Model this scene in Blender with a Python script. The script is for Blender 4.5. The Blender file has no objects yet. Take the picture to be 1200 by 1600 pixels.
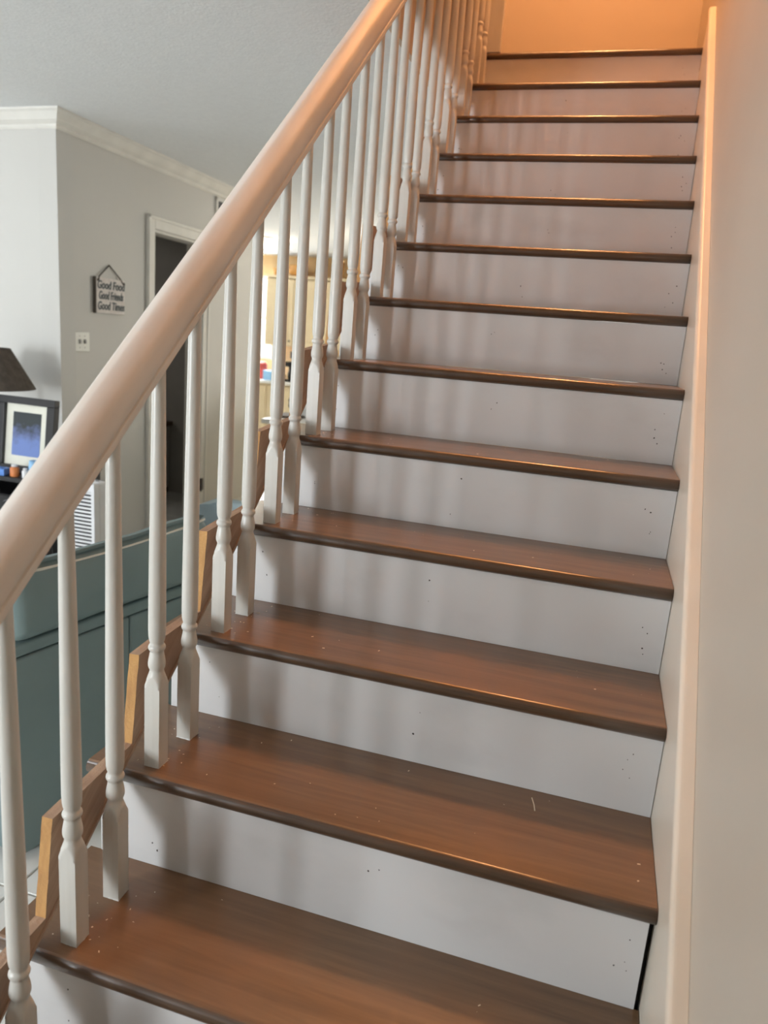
import bpy, bmesh, math, random
from mathutils import Vector, Matrix, noise

S = bpy.context.scene
COL = S.collection
PI = math.pi

# ------------------------------------------------------------------ camera
cd = bpy.data.cameras.new('camera')
cd.sensor_fit = 'VERTICAL'; cd.sensor_height = 24.0
cd.lens = 1159.73 / 1600 * 24.0
cd.clip_start = 0.02; cd.clip_end = 60
cam = bpy.data.objects.new('camera', cd); COL.objects.link(cam)
RT = Vector((0.95500, 0.28760, 0.07700)); DN = Vector((0.13800, -0.19800, -0.97100))
FW = RT.cross(DN).normalized(); UP = RT.cross(FW).normalized(); RT = FW.cross(UP).normalized()
m = Matrix((RT, UP, -FW)).transposed().to_4x4(); m.translation = Vector((0.7636, -0.5937, 1.2078))
cam.matrix_world = m
cd.dof.use_dof = True; cd.dof.focus_distance = 1.6; cd.dof.aperture_fstop = 2.6
S.camera = cam

# ------------------------------------------------------------------ world, lights, exposure
S.view_settings.view_transform = 'Standard'; S.view_settings.look = 'None'
S.view_settings.gamma = 1.0; S.view_settings.use_curve_mapping = False
S.view_settings.exposure = 0.0
S.cycles.use_denoising = True
S.cycles.max_bounces = 8; S.cycles.diffuse_bounces = 5
w = bpy.data.worlds.new('world'); S.world = w; w.use_nodes = True
w.node_tree.nodes['Background'].inputs[0].default_value = (0.75, 0.85, 1.0, 1)
w.node_tree.nodes['Background'].inputs[1].default_value = 0.3

def area(name, loc, target, sx, sy, power, col):
    l = bpy.data.lights.new(name, 'AREA'); l.shape = 'RECTANGLE'; l.size = sx; l.size_y = sy
    l.energy = power; l.color = col
    o = bpy.data.objects.new(name, l); COL.objects.link(o); o.location = loc
    o.rotation_euler = (Vector(target) - Vector(loc)).to_track_quat('-Z', 'Y').to_euler()
    return o
def point(name, loc, r, power, col):
    l = bpy.data.lights.new(name, 'POINT'); l.shadow_soft_size = r; l.energy = power; l.color = col
    o = bpy.data.objects.new(name, l); COL.objects.link(o); o.location = loc
    return o
COOL = (0.90, 0.955, 1.0)
WARM = (1.0, 0.46, 0.185)
# daylight through the windows of the living room (front wall and left wall) and of the kitchen
area('daylight_front_window', (-2.9, -3.42, 1.05), (-1.6, 1.0, 0.9), 1.05, 1.4, 186, COOL)
area('daylight_left_window', (-5.40, 0.9, 1.05), (0, 0.9, 0.9), 0.8, 1.4, 30, COOL)
area('daylight_kitchen_window', (-4.55, 9.60, 1.35), (-3.6, 5.0, 0.8), 1.0, 1.1, 90, COOL)
area('daylight_dining_window', (0.94, 6.6, 1.0), (-2.2, 5.2, 0.9), 1.8, 1.5, 75, (1.0, 0.97, 0.90))
# lamps and added fill lights
point('stair_lamp_light', (0.42, 2.75, 4.62), 0.10, 178, WARM)
point('kitchen_lamp_light', (-3.30, 7.77, 2.05), 0.10, 11, (1.0, 0.84, 0.60))
point('kitchen_fill_light', (-1.5, 7.4, 1.95), 0.12, 24, (1.0, 0.88, 0.68))  # added warm fill for the kitchen ceiling, has no fixture
area('bathroom_fill_light', (-4.1, 4.6, 1.5), (-2.4, 4.6, 0.6), 0.5, 0.6, 2.4, (1, 0.95, 0.88))  # added weak fill for the dark bathroom, no window in that wall
sun = bpy.data.lights.new('sun', 'SUN'); sun.energy = 15.5; sun.angle = 0.01; sun.color = (1.0, 0.96, 0.90)
so_ = bpy.data.objects.new('sun', sun); COL.objects.link(so_); so_.rotation_euler = Vector((0.28, 0.72, -0.66)).to_track_quat('-Z', 'Y').to_euler()

# ------------------------------------------------------------------ measured step data
Y = [0.000, 0.231, 0.466, 0.707, 0.943, 1.175, 1.404, 1.642, 1.877, 2.112, 2.347, 2.580, 2.814, 3.046]
H = [0.000, 0.194, 0.386, 0.569, 0.758, 0.946, 1.138, 1.326, 1.517, 1.709, 1.898, 2.091, 2.281, 2.476]
W = 0.950; XW = 0.972; FZ = -0.385; CZ = 2.236; TT = 0.027; SL = 0.19 / 0.2345
TOPZ = 4.90

# ------------------------------------------------------------------ materials
def nd(nt, t, **k):
    n = nt.nodes.new(t)
    for a, b in k.items(): setattr(n, a, b)
    return n
def base_mat(name, col, rough=0.5, spec=0.5):
    m = bpy.data.materials.new(name); m.use_nodes = True
    b = m.node_tree.nodes['Principled BSDF']
    b.inputs['Base Color'].default_value = (*col, 1); b.inputs['Roughness'].default_value = rough
    b.inputs['Specular IOR Level'].default_value = spec
    return m, m.node_tree, b
def mottled(name, c1, c2, scale=(4, 4, 4), rough=0.5, spec=0.5, bump=0.0, bscale=120, detail=4, lo=0.35, hi=0.65, dist=0.0):
    m, nt, b = base_mat(name, c1, rough, spec)
    tc = nd(nt, 'ShaderNodeTexCoord'); mp = nd(nt, 'ShaderNodeMapping'); mp.inputs['Scale'].default_value = scale
    nt.links.new(tc.outputs['Object'], mp.inputs[0])
    n = nd(nt, 'ShaderNodeTexNoise'); n.inputs['Scale'].default_value = 1; n.inputs['Detail'].default_value = detail
    n.inputs['Distortion'].default_value = dist
    nt.links.new(mp.outputs[0], n.inputs['Vector'])
    r = nd(nt, 'ShaderNodeValToRGB'); r.color_ramp.elements[0].position = lo; r.color_ramp.elements[1].position = hi
    r.color_ramp.elements[0].color = (*c1, 1); r.color_ramp.elements[1].color = (*c2, 1)
    nt.links.new(n.outputs['Fac'], r.inputs[0]); nt.links.new(r.outputs[0], b.inputs['Base Color'])
    if bump:
        n2 = nd(nt, 'ShaderNodeTexNoise'); n2.inputs['Scale'].default_value = bscale; n2.inputs['Detail'].default_value = 3
        nt.links.new(tc.outputs['Object'], n2.inputs['Vector'])
        bp = nd(nt, 'ShaderNodeBump'); bp.inputs['Strength'].default_value = bump; bp.inputs['Distance'].default_value = 0.004
        nt.links.new(n2.outputs['Fac'], bp.inputs['Height']); nt.links.new(bp.outputs[0], b.inputs['Normal'])
    return m
def wood(name, c1, c2, c3, grain=(2.0, 60, 60), rough=0.4, bump=0.15, cloud=3.0, rot=(0, 0, 0), coat=0.0):
    """grain stretched along local x of the mapped space, plus soft stain clouds"""
    m, nt, b = base_mat(name, c1, rough, 0.5)
    tc = nd(nt, 'ShaderNodeTexCoord'); mp = nd(nt, 'ShaderNodeMapping')
    mp.inputs['Rotation'].default_value = rot; mp.inputs['Scale'].default_value = grain
    mp0 = nd(nt, 'ShaderNodeMapping'); mp0.inputs['Rotation'].default_value = rot
    nt.links.new(tc.outputs['Object'], mp0.inputs[0])
    mp.inputs['Rotation'].default_value = (0, 0, 0); nt.links.new(mp0.outputs[0], mp.inputs[0])
    g = nd(nt, 'ShaderNodeTexNoise'); g.inputs['Scale'].default_value = 1; g.inputs['Detail'].default_value = 6
    g.inputs['Roughness'].default_value = 0.65; g.inputs['Distortion'].default_value = 0.6
    nt.links.new(mp.outputs[0], g.inputs['Vector'])
    cl = nd(nt, 'ShaderNodeTexNoise'); cl.inputs['Scale'].default_value = cloud; cl.inputs['Detail'].default_value = 3
    nt.links.new(tc.outputs['Object'], cl.inputs['Vector'])
    r = nd(nt, 'ShaderNodeValToRGB'); r.color_ramp.elements[0].position = 0.30; r.color_ramp.elements[1].position = 0.72
    r.color_ramp.elements[0].color = (*c1, 1); r.color_ramp.elements[1].color = (*c2, 1)
    nt.links.new(g.outputs['Fac'], r.inputs[0])
    r2 = nd(nt, 'ShaderNodeValToRGB'); r2.color_ramp.elements[0].position = 0.40; r2.color_ramp.elements[1].position = 0.66
    r2.color_ramp.elements[0].color = (0, 0, 0, 1); r2.color_ramp.elements[1].color = (1, 1, 1, 1)
    nt.links.new(cl.outputs['Fac'], r2.inputs[0])
    mx = nd(nt, 'ShaderNodeMix', data_type='RGBA'); mx.inputs['B'].default_value = (*c3, 1)
    ml = nd(nt, 'ShaderNodeMath', operation='MULTIPLY'); ml.inputs[1].default_value = 0.55
    nt.links.new(r2.outputs[0], ml.inputs[0]); nt.links.new(ml.outputs[0], mx.inputs['Factor'])
    nt.links.new(r.outputs[0], mx.inputs['A']); nt.links.new(mx.outputs['Result'], b.inputs['Base Color'])
    bp = nd(nt, 'ShaderNodeBump'); bp.inputs['Strength'].default_value = bump; bp.inputs['Distance'].default_value = 0.002
    nt.links.new(g.outputs['Fac'], bp.inputs['Height']); nt.links.new(bp.outputs[0], b.inputs['Normal'])
    b.inputs['Coat Weight'].default_value = coat; b.inputs['Coat Roughness'].default_value = 0.16
    return m
def plain(name, col, rough=0.5, spec=0.5):
    return mottled(name, col, tuple(min(1, c * 1.10) for c in col), (6, 6, 6), rough, spec)

MT = {}
MT['tread'] = wood('stained_tread', (0.112, 0.062, 0.031), (0.222, 0.126, 0.062), (0.230, 0.108, 0.044), (2.2, 38, 60), 0.40, 0.10, 3.2, coat=0.5)
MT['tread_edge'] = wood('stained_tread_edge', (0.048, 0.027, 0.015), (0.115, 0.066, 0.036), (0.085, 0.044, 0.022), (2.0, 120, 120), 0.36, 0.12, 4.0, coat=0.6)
MT['riser'] = mottled('white_riser_paint', (0.64, 0.635, 0.63), (0.56, 0.555, 0.55), (5, 5, 9), 0.38, 0.5, 0.03, 30, 5, 0.55, 0.85)
MT['baluster'] = mottled('off_white_baluster_paint', (0.60, 0.585, 0.54), (0.53, 0.51, 0.455), (45, 45, 5), 0.33, 0.5, 0.10, 90, 4, 0.42, 0.8)
MT['rail'] = mottled('washed_rail_paint', (0.74, 0.715, 0.67), (0.64, 0.585, 0.52), (30, 3.0, 3.0), 0.50, 0.4, 0.05, 60, 5, 0.36, 0.72)
MT['skirt'] = mottled('skirt_paint', (0.72, 0.66, 0.565), (0.65, 0.59, 0.495), (8, 3, 3), 0.36, 0.5, 0.04, 60, 4, 0.4, 0.7)
MT['wall'] = mottled('greige_wall_paint', (0.66, 0.645, 0.61), (0.645, 0.63, 0.595), (2, 2, 2), 0.55, 0.4, 0.06, 160)
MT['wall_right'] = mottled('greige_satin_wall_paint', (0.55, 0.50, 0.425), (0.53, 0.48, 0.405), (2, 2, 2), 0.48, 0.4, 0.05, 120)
MT['upper'] = mottled('upper_wall_paint', (0.46, 0.40, 0.33), (0.45, 0.39, 0.32), (2, 2, 2), 0.6, 0.3, 0.05, 140)
MT['upper_bounce'] = mottled('bounce_tinted_upper_wall_paint', (0.55, 0.45, 0.34), (0.53, 0.43, 0.32), (2, 2, 2), 0.6, 0.3, 0.05, 140)  # lighter and warmer than the end wall, to tint the lamp's bounce
MT['ceiling'] = mottled('textured_ceiling_paint', (0.80, 0.815, 0.82), (0.77, 0.785, 0.79), (40, 40, 40), 0.9, 0.1, 0.35, 90)
MT['trim'] = plain('white_trim_paint', (0.76, 0.74, 0.69), 0.35)
MT['string_side'] = wood('stringer_face_wood', (0.30, 0.185, 0.12), (0.50, 0.345, 0.24), (0.37, 0.225, 0.145), (60, 3, 50), 0.6, 0.2, 8, rot=(-0.68, 0, 0))
MT['string_cut'] = mottled('raw_cut_wood', (0.56, 0.315, 0.125), (0.42, 0.22, 0.09), (60, 60, 12), 0.8, 0.2, 0.5, 160, 5, 0.45, 0.75)
MT['string_top'] = mottled('sawn_top_wood', (0.55, 0.38, 0.27), (0.38, 0.24, 0.165), (70, 12, 70), 0.8, 0.2, 0.4, 160, 5, 0.35, 0.7)
MT['dark'] = plain('dark_gap', (0.02, 0.017, 0.015), 0.8)
MT['nail'] = plain('dark_nail_hole', (0.05, 0.04, 0.035), 0.9)
MT['chip'] = plain('pale_wood_chips', (0.72, 0.60, 0.45), 0.9)
MT['teal'] = mottled('teal_leather', (0.150, 0.208, 0.208), (0.172, 0.236, 0.234), (3, 3, 3), 0.42, 0.5, 0.10, 70)
MT['teal_light'] = mottled('pale_teal_leather', (0.165, 0.262, 0.268), (0.19, 0.29, 0.295), (3, 3, 3), 0.40, 0.5, 0.08, 70)
MT['piping'] = plain('cream_piping', (0.62, 0.60, 0.52), 0.6)
MT['blue_chair'] = mottled('blue_grey_fabric', (0.36, 0.45, 0.48), (0.40, 0.49, 0.52), (5, 5, 5), 0.7, 0.2, 0.1, 200)
MT['tile'] = mottled('pale_floor_tile', (0.74, 0.74, 0.71), (0.68, 0.68, 0.65), (6, 6, 6), 0.22, 0.5)
MT['grout'] = plain('grey_grout', (0.40, 0.39, 0.36), 0.9)
MT['black'] = plain('black_plastic', (0.012, 0.012, 0.014), 0.35)
MT['black_wood'] = plain('black_painted_wood', (0.016, 0.015, 0.016), 0.4)
MT['grey_metal'] = plain('grey_knob', (0.12, 0.12, 0.13), 0.3)
MT['white_plastic'] = plain('white_plastic', (0.74, 0.74, 0.75), 0.4)
MT['shade'] = mottled('taupe_lampshade', (0.085, 0.07, 0.058), (0.12, 0.10, 0.083), (30, 30, 30), 0.85, 0.1, 0.2, 300)
MT['mat_board'] = plain('cream_mat_board', (0.72, 0.71, 0.62), 0.7)
MT['sign'] = mottled('weathered_sign_board', (0.74, 0.68, 0.65), (0.84, 0.79, 0.75), (30, 30, 30), 0.8, 0.2)
MT['sign_edge'] = plain('dark_sign_edge', (0.08, 0.065, 0.05), 0.8)
MT['sign_text'] = plain('grey_blue_sign_lettering', (0.13, 0.145, 0.15), 0.8)
MT['cord'] = plain('twine', (0.11, 0.09, 0.07), 0.9)
MT['switch'] = plain('ivory_switch_plate', (0.76, 0.75, 0.68), 0.4)
MT['toggle'] = plain('grey_toggle', (0.30, 0.28, 0.25), 0.4)
MT['cabinet'] = mottled('cream_kitchen_cabinet', (0.72, 0.60, 0.40), (0.68, 0.56, 0.36), (3, 3, 3), 0.45)
MT['kitchen_wall'] = plain('yellow_kitchen_wall', (0.72, 0.52, 0.28), 0.7)
MT['orange_wood'] = plain('orange_wood', (0.60, 0.30, 0.08), 0.5)
MT['counter_white'] = plain('white_countertop', (0.74, 0.72, 0.67), 0.3)
MT['vanity'] = plain('grey_vanity', (0.33, 0.33, 0.31), 0.5)
MT['brown'] = plain('dark_brown_wood', (0.10, 0.06, 0.04), 0.5)
MT['blue'] = plain('blue_plastic', (0.10, 0.24, 0.62), 0.4)
MT['sky_blue'] = plain('sky_blue_plastic', (0.30, 0.55, 0.82), 0.4)
MT['red'] = plain('red_plastic', (0.55, 0.09, 0.07), 0.4)
MT['tan'] = plain('tan_cardboard', (0.58, 0.40, 0.22), 0.7)
MT['orange'] = plain('orange_plastic', (0.65, 0.22, 0.07), 0.5)
MT['hinge'] = plain('bronze_hinge', (0.05, 0.04, 0.035), 0.4)

def granite():
    m, nt, b = base_mat('speckled_granite', (0.66, 0.54, 0.42), 0.25)
    tc = nd(nt, 'ShaderNodeTexCoord'); v = nd(nt, 'ShaderNodeTexVoronoi'); v.inputs['Scale'].default_value = 75
    nt.links.new(tc.outputs['Object'], v.inputs['Vector'])
    n = nd(nt, 'ShaderNodeTexNoise'); n.inputs['Scale'].default_value = 60; n.inputs['Detail'].default_value = 4
    nt.links.new(tc.outputs['Object'], n.inputs['Vector'])
    r = nd(nt, 'ShaderNodeValToRGB'); e = r.color_ramp.elements
    e[0].position = 0.28; e[0].color = (0.10, 0.07, 0.05, 1); e[1].position = 0.36; e[1].color = (0.72, 0.60, 0.47, 1)
    nt.links.new(n.outputs['Fac'], r.inputs[0])
    mx = nd(nt, 'ShaderNodeMix', data_type='RGBA', blend_type='MULTIPLY'); mx.inputs['Factor'].default_value = 0.35
    nt.links.new(r.outputs[0], mx.inputs['A']); nt.links.new(v.outputs['Color'], mx.inputs['B'])
    nt.links.new(mx.outputs['Result'], b.inputs['Base Color'])
    return m
MT['granite'] = granite()
def emis(name, col, s):
    m, nt, b = base_mat(name, (0.8, 0.8, 0.8))
    b.inputs['Emission Color'].default_value = (*col, 1); b.inputs['Emission Strength'].default_value = s
    return m
MT['lamp_glow'] = emis('kitchen_lamp_glass', (1.0, 0.90, 0.70), 6.0)
MT['stair_glow'] = emis('stair_lamp_glass', (1.0, 0.62, 0.30), 6.0)
MT['window_sky'] = emis('bright_overcast_window', (0.85, 0.95, 1.0), 1.6)
def glass():
    m, nt, b = base_mat('window_glass', (1, 1, 1), 0.02)
    b.inputs['Transmission Weight'].default_value = 1.0; b.inputs['IOR'].default_value = 1.02
    return m

# ------------------------------------------------------------------ helpers
def link(name, me, mats, parent=None, smooth=False):
    o = bpy.data.objects.new(name, me); COL.objects.link(o)
    for mm in (mats if isinstance(mats, (list, tuple)) else [mats]):
        me.materials.append(MT[mm] if isinstance(mm, str) else mm)
    if smooth:
        for p in me.polygons: p.use_smooth = True
    if parent is not None: o.parent = parent
    return o
def obj(name, bm, mats, parent=None, smooth=False):
    me = bpy.data.meshes.new(name); bmesh.ops.recalc_face_normals(bm, faces=bm.faces[:]); bm.to_mesh(me); bm.free()
    return link(name, me, mats, parent, smooth)
def tag(o, label, cat, group=None, kind=None):
    if label: o['label'] = label
    if cat: o['category'] = cat
    if group: o['group'] = group
    if kind: o['kind'] = kind
    return o
def struct(o): o['kind'] = 'structure'; return o
def empty(name, loc, rz=0.0):
    o = bpy.data.objects.new(name, None); COL.objects.link(o); o.location = loc; o.rotation_euler = (0, 0, rz)
    o.empty_display_size = 0.05
    return o
def box(bm, lo, hi, bev=0.0, M=None, mi=0, seg=2):
    r = bmesh.ops.create_cube(bm, size=1.0)
    vs = r['verts']; c = [(a + b) / 2 for a, b in zip(lo, hi)]; s = [b - a for a, b in zip(lo, hi)]
    for v in vs: v.co = Vector((c[0] + v.co.x * s[0], c[1] + v.co.y * s[1], c[2] + v.co.z * s[2]))
    fs = set(f for v in vs for f in v.link_faces)
    if bev > 0:
        es = list(set(e for v in vs for e in v.link_edges))
        q = bmesh.ops.bevel(bm, geom=es, offset=bev, segments=seg, affect='EDGES', profile=0.5)
        fs = set(q['faces']) | set(f for f in fs if f.is_valid)
        vs = list(set(v for f in fs for v in f.verts))
    for f in fs: f.material_index = mi
    if M is not None: bmesh.ops.transform(bm, matrix=M, verts=list(vs))
    return list(vs)
def bx(lo, hi, bev=0.0, seg=2):
    bm = bmesh.new(); box(bm, lo, hi, bev, seg=seg); return bm
def cyl(bm, p0, p1, r0, r1=None, n=16, mi=0):
    p0, p1 = Vector(p0), Vector(p1); r1 = r0 if r1 is None else r1
    d = (p1 - p0); q = d.to_track_quat('Z', 'Y').to_matrix()
    a = [bm.verts.new(p0 + q @ Vector((r0 * math.cos(2 * PI * k / n), r0 * math.sin(2 * PI * k / n), 0))) for k in range(n)]
    b = [bm.verts.new(p1 + q @ Vector((r1 * math.cos(2 * PI * k / n), r1 * math.sin(2 * PI * k / n), 0))) for k in range(n)]
    for k in range(n):
        f = bm.faces.new((a[k], a[(k + 1) % n], b[(k + 1) % n], b[k])); f.smooth = True; f.material_index = mi
    bm.faces.new(a[::-1]).material_index = mi; bm.faces.new(b).material_index = mi
def lathe(bm, prof, n=24, c=(0, 0, 0), smooth=True):
    rings = []
    for r, z in prof:
        rings.append([bm.verts.new((c[0] + r * math.cos(2 * PI * k / n), c[1] + r * math.sin(2 * PI * k / n), c[2] + z)) for k in range(n)])
    for a, b in zip(rings, rings[1:]):
        for k in range(n):
            f = bm.faces.new((a[k], a[(k + 1) % n], b[(k + 1) % n], b[k])); f.smooth = smooth
    bm.faces.new(rings[0][::-1]); bm.faces.new(rings[-1])
def tube(bm, pts, r, n=8, smooth=True):
    pts = [Vector(p) for p in pts]; rings = []
    for i, p in enumerate(pts):
        d = (pts[min(i + 1, len(pts) - 1)] - pts[max(i - 1, 0)]).normalized()
        q = d.to_track_quat('Z', 'Y').to_matrix()
        rings.append([bm.verts.new(p + q @ Vector((r * math.cos(2 * PI * k / n), r * math.sin(2 * PI * k / n), 0))) for k in range(n)])
    for a, b in zip(rings, rings[1:]):
        for k in range(n):
            f = bm.faces.new((a[k], a[(k + 1) % n], b[(k + 1) % n], b[k])); f.smooth = smooth
    bm.faces.new(rings[0][::-1]); bm.faces.new(rings[-1])
def prism_x(bm, poly, x0, x1, mi=0):
    """polygon in (y, z) extruded along x"""
    a = [bm.verts.new((x0, y, z)) for y, z in poly]; b = [bm.verts.new((x1, y, z)) for y, z in poly]
    n = len(poly); out = []
    fa = bm.faces.new(a); fb = bm.faces.new(b[::-1]); fa.material_index = fb.material_index = mi
    for k in range(n):
        f = bm.faces.new((a[k], b[k], b[(k + 1) % n], a[(k + 1) % n])); f.material_index = mi; out.append(f)
    return out
def sweep(bm, prof, p0, p1, u, v):
    """closed profile (a, b) in directions u, v swept from p0 to p1"""
    p0, p1, u, v = map(Vector, (p0, p1, u, v))
    a = [bm.verts.new(p0 + u * x + v * y) for x, y in prof]; b = [bm.verts.new(p1 + u * x + v * y) for x, y in prof]
    n = len(prof); bm.faces.new(a[::-1]); bm.faces.new(b)
    for k in range(n): bm.faces.new((a[k], a[(k + 1) % n], b[(k + 1) % n], b[k]))
def rbox(name, lo, hi, bev, mats, parent, seg=4, smooth=True):
    return obj(name, bx(lo, hi, bev, seg), mats, parent, smooth)

# ------------------------------------------------------------------ room shell
XL, YF, YK = -5.5, -3.5, 9.75          # left wall, front wall, kitchen back wall
Cn = Vector((-2.227, 3.009, 0))        # outside corner of the greige wall block
dB = Vector((-0.022, 1, 0)).normalized(); nB = Vector((dB.y, -dB.x, 0))
dA = Vector((-1, 0.05, 0)).normalized(); nA = Vector((-0.05, -1, 0)).normalized()
def onB(s, z, d=0.0): return Cn + dB * s + nB * d + Vector((0, 0, z))
def onA(s, z, d=0.0): return Cn + dA * s + nA * d + Vector((0, 0, z))
MB = Matrix((dB, Vector((0, 0, 1)), nB)).transposed().to_4x4(); MB.translation = Cn      # local (s, z, out)
MA = Matrix((dA, Vector((0, 0, 1)), nA)).transposed().to_4x4(); MA.translation = Cn
def bxm(M, lo, hi, bev=0.0):
    bm = bmesh.new(); box(bm, lo, hi, bev, M); return bm

# floor: grout bed plus separate tiles
fl = struct(obj('floor', bx((XL - 0.2, YF - 0.2, FZ - 0.15), (1.0, YK + 0.2, FZ - 0.006)), 'grout'))
TS = 0.43
tm = None
for i in range(-9, 2):
    for j in range(-3, 22):
        cx, cy = -0.64 + (i + 0.5) * TS, 0.86 + (j + 0.5) * TS
        if cx < -4.2 or cx > 0.0 or cy < -0.4 or cy > 9.6: continue
        if cx > -0.2 and cy > 0.1: continue
        if tm is None:
            t = obj('tile', bx((-TS / 2 + 0.003, -TS / 2 + 0.003, -0.012), (TS / 2 - 0.003, TS / 2 - 0.003, 0), 0.002, 1), 'tile', fl); tm = t.data
        else:
            t = bpy.data.objects.new('tile', tm); COL.objects.link(t); t.parent = fl
        t.location = (cx, cy, FZ)
# ceiling of the lower floor, with the stair opening
struct(obj('ceiling', bx((XL - 0.2, YF - 0.2, CZ), (-0.0535, YK + 0.2, CZ + 0.2)), 'ceiling'))
struct(obj('ceiling_front', bx((-0.0535, YF - 0.2, CZ), (XW + 0.2, -0.35, CZ + 0.2)), 'ceiling'))
struct(obj('ceiling_rear', bx((-0.0535, 3.20, CZ), (XW + 0.2, YK + 0.2, CZ + 0.2)), 'ceiling'))
# header wall beside the opening and the upstairs walls
struct(obj('wall_upper_left', bx((-0.053, -0.35, 2.155), (-0.036, 3.16, TOPZ)), 'upper_bounce'))
struct(obj('wall_upper_left_hall', bx((-1.3, 3.16, 2.44), (-1.2, 4.30, TOPZ)), 'upper'))
struct(obj('wall_upper_front', bx((-0.053, -0.45, CZ + 0.2), (XW + 0.1, -0.35, TOPZ)), 'upper_bounce'))
struct(obj('wall_upper_end', bx((-1.3, 4.20, 2.44), (XW + 0.1, 4.30, TOPZ)), 'upper'))
struct(obj('wall_upper_hall_front', bx((-1.3, 3.06, 2.44), (-0.0535, 3.16, TOPZ)), 'upper'))
struct(obj('ceiling_upper', bx((-1.4, -0.5, TOPZ), (XW + 0.2, 4.4, TOPZ + 0.1)), 'ceiling'))
struct(obj('floor_upper', bx((-1.3, 3.16, 2.436), (XW, 4.25, 2.470)), 'tread'))
# long wall on the right
struct(obj('wall_right', bx((XW, YF - 0.2, FZ - 0.1), (XW + 0.15, 4.4, TOPZ)), 'wall_right'))
struct(obj('wall_right_rear', bx((XW, 4.4, FZ - 0.1), (XW + 0.15, YK + 0.2, CZ)), 'wall'))
# baseboard on the landing
struct(obj('baseboard_right', bx((XW - 0.014, 3.08, 2.476), (XW, 4.20, 2.556), 0.003), 'skirt'))
struct(obj('baseboard_upper_end', bx((0.12, 4.186, 2.476), (XW - 0.014, 4.20, 2.556), 0.003), 'skirt'))
# front and left walls, each with a window opening
def wall_with_hole(name, axis, pos, th, a0, a1, z0, z1, h0, h1, hz0, hz1, mat='wall'):
    bm = bmesh.new()
    def b(aa, ab, za, zb):
        if axis == 'y': box(bm, (aa, pos - th, za), (ab, pos, zb))
        else: box(bm, (pos - th, aa, za), (pos, ab, zb))
    b(a0, h0, z0, z1); b(h1, a1, z0, z1); b(h0, h1, z0, hz0); b(h0, h1, hz1, z1)
    return struct(obj(name, bm, mat))
wall_with_hole('wall_front', 'y', YF, 0.15, XL - 0.2, XW, FZ - 0.1, CZ, -4.0, -1.8, 0.2, 1.9)
wall_with_hole('wall_left', 'x', XL, 0.15, YF, YK, FZ - 0.1, CZ, -0.05, 1.85, 0.25, 1.85)
wall_with_hole('wall_kitchen_back', 'y', YK + 0.15, 0.15, XL, XW, FZ - 0.1, CZ, -5.05, -4.05, 0.75, 1.95, 'kitchen_wall')
struct(obj('wall_light_block', bx((-1.05, YF, FZ - 0.1), (-0.95, -1.75, CZ)), 'wall'))  # added unseen stub, blocks front window light from the right of the stairs
# greige wall block: left face and right face with a doorway
struct(obj('wall_back', bxm(MA, (0, FZ - 0.1, -0.12), (3.4, CZ, 0)), 'wall'))
D0, D1, DT = 0.935, 1.585, 1.780       # doorway
WE = 2.60                              # end of that wall
bm = bmesh.new()
box(bm, (0.0, FZ - 0.1, -0.12), (D0, CZ, 0), 0, MB); box(bm, (D1, FZ - 0.1, -0.12), (WE, CZ, 0), 0, MB)
box(bm, (D0, DT, -0.12), (D1, CZ, 0), 0, MB)
struct(obj('wall_hall', bm, 'wall'))
# the dark bathroom behind the doorway
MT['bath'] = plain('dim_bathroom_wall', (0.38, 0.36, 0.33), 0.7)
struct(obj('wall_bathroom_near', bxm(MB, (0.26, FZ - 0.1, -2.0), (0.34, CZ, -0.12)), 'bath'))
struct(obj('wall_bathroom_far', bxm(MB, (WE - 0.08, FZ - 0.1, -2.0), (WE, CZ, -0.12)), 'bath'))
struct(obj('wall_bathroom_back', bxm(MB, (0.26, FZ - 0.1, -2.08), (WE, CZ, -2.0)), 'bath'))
# crown moulding: stepped cove profile (out, down)
crown = [(0, 0), (0.085, 0), (0.085, -0.010), (0.072, -0.018), (0.060, -0.032), (0.046, -0.050), (0.030, -0.060), (0.018, -0.066), (0.018, -0.076), (0.010, -0.086), (0, -0.086)]
bm = bmesh.new()
mit = (nA + nB) / (1 + nA.dot(nB))
ringA = [bm.verts.new(onA(3.2, CZ) + nA * o_ + Vector((0, 0, z_))) for o_, z_ in crown]
ringC = [bm.verts.new(Cn + Vector((0, 0, CZ)) + mit * o_ + Vector((0, 0, z_))) for o_, z_ in crown]
ringB = [bm.verts.new(onB(WE, CZ) + nB * o_ + Vector((0, 0, z_))) for o_, z_ in crown]
bm.faces.new(ringA); bm.faces.new(ringB[::-1])
for P, Q in ((ringA, ringC), (ringC, ringB)):
    for k in range(len(crown)): bm.faces.new((P[k], P[(k + 1) % len(crown)], Q[(k + 1) % len(crown)], Q[k]))
struct(obj('trim_1', bm, 'trim'))
# baseboards
struct(obj('baseboard_hall', bxm(MB, (0, FZ, 0), (D0 - 0.09, FZ + 0.085, 0.014), 0.003), 'trim'))
struct(obj('baseboard_hall_far', bxm(MB, (D1 + 0.09, FZ, 0), (WE, FZ + 0.085, 0.014), 0.003), 'trim'))
struct(obj('baseboard_back', bxm(MA, (0, FZ, 0), (3.2, FZ + 0.085, 0.014), 0.003), 'trim'))
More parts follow.
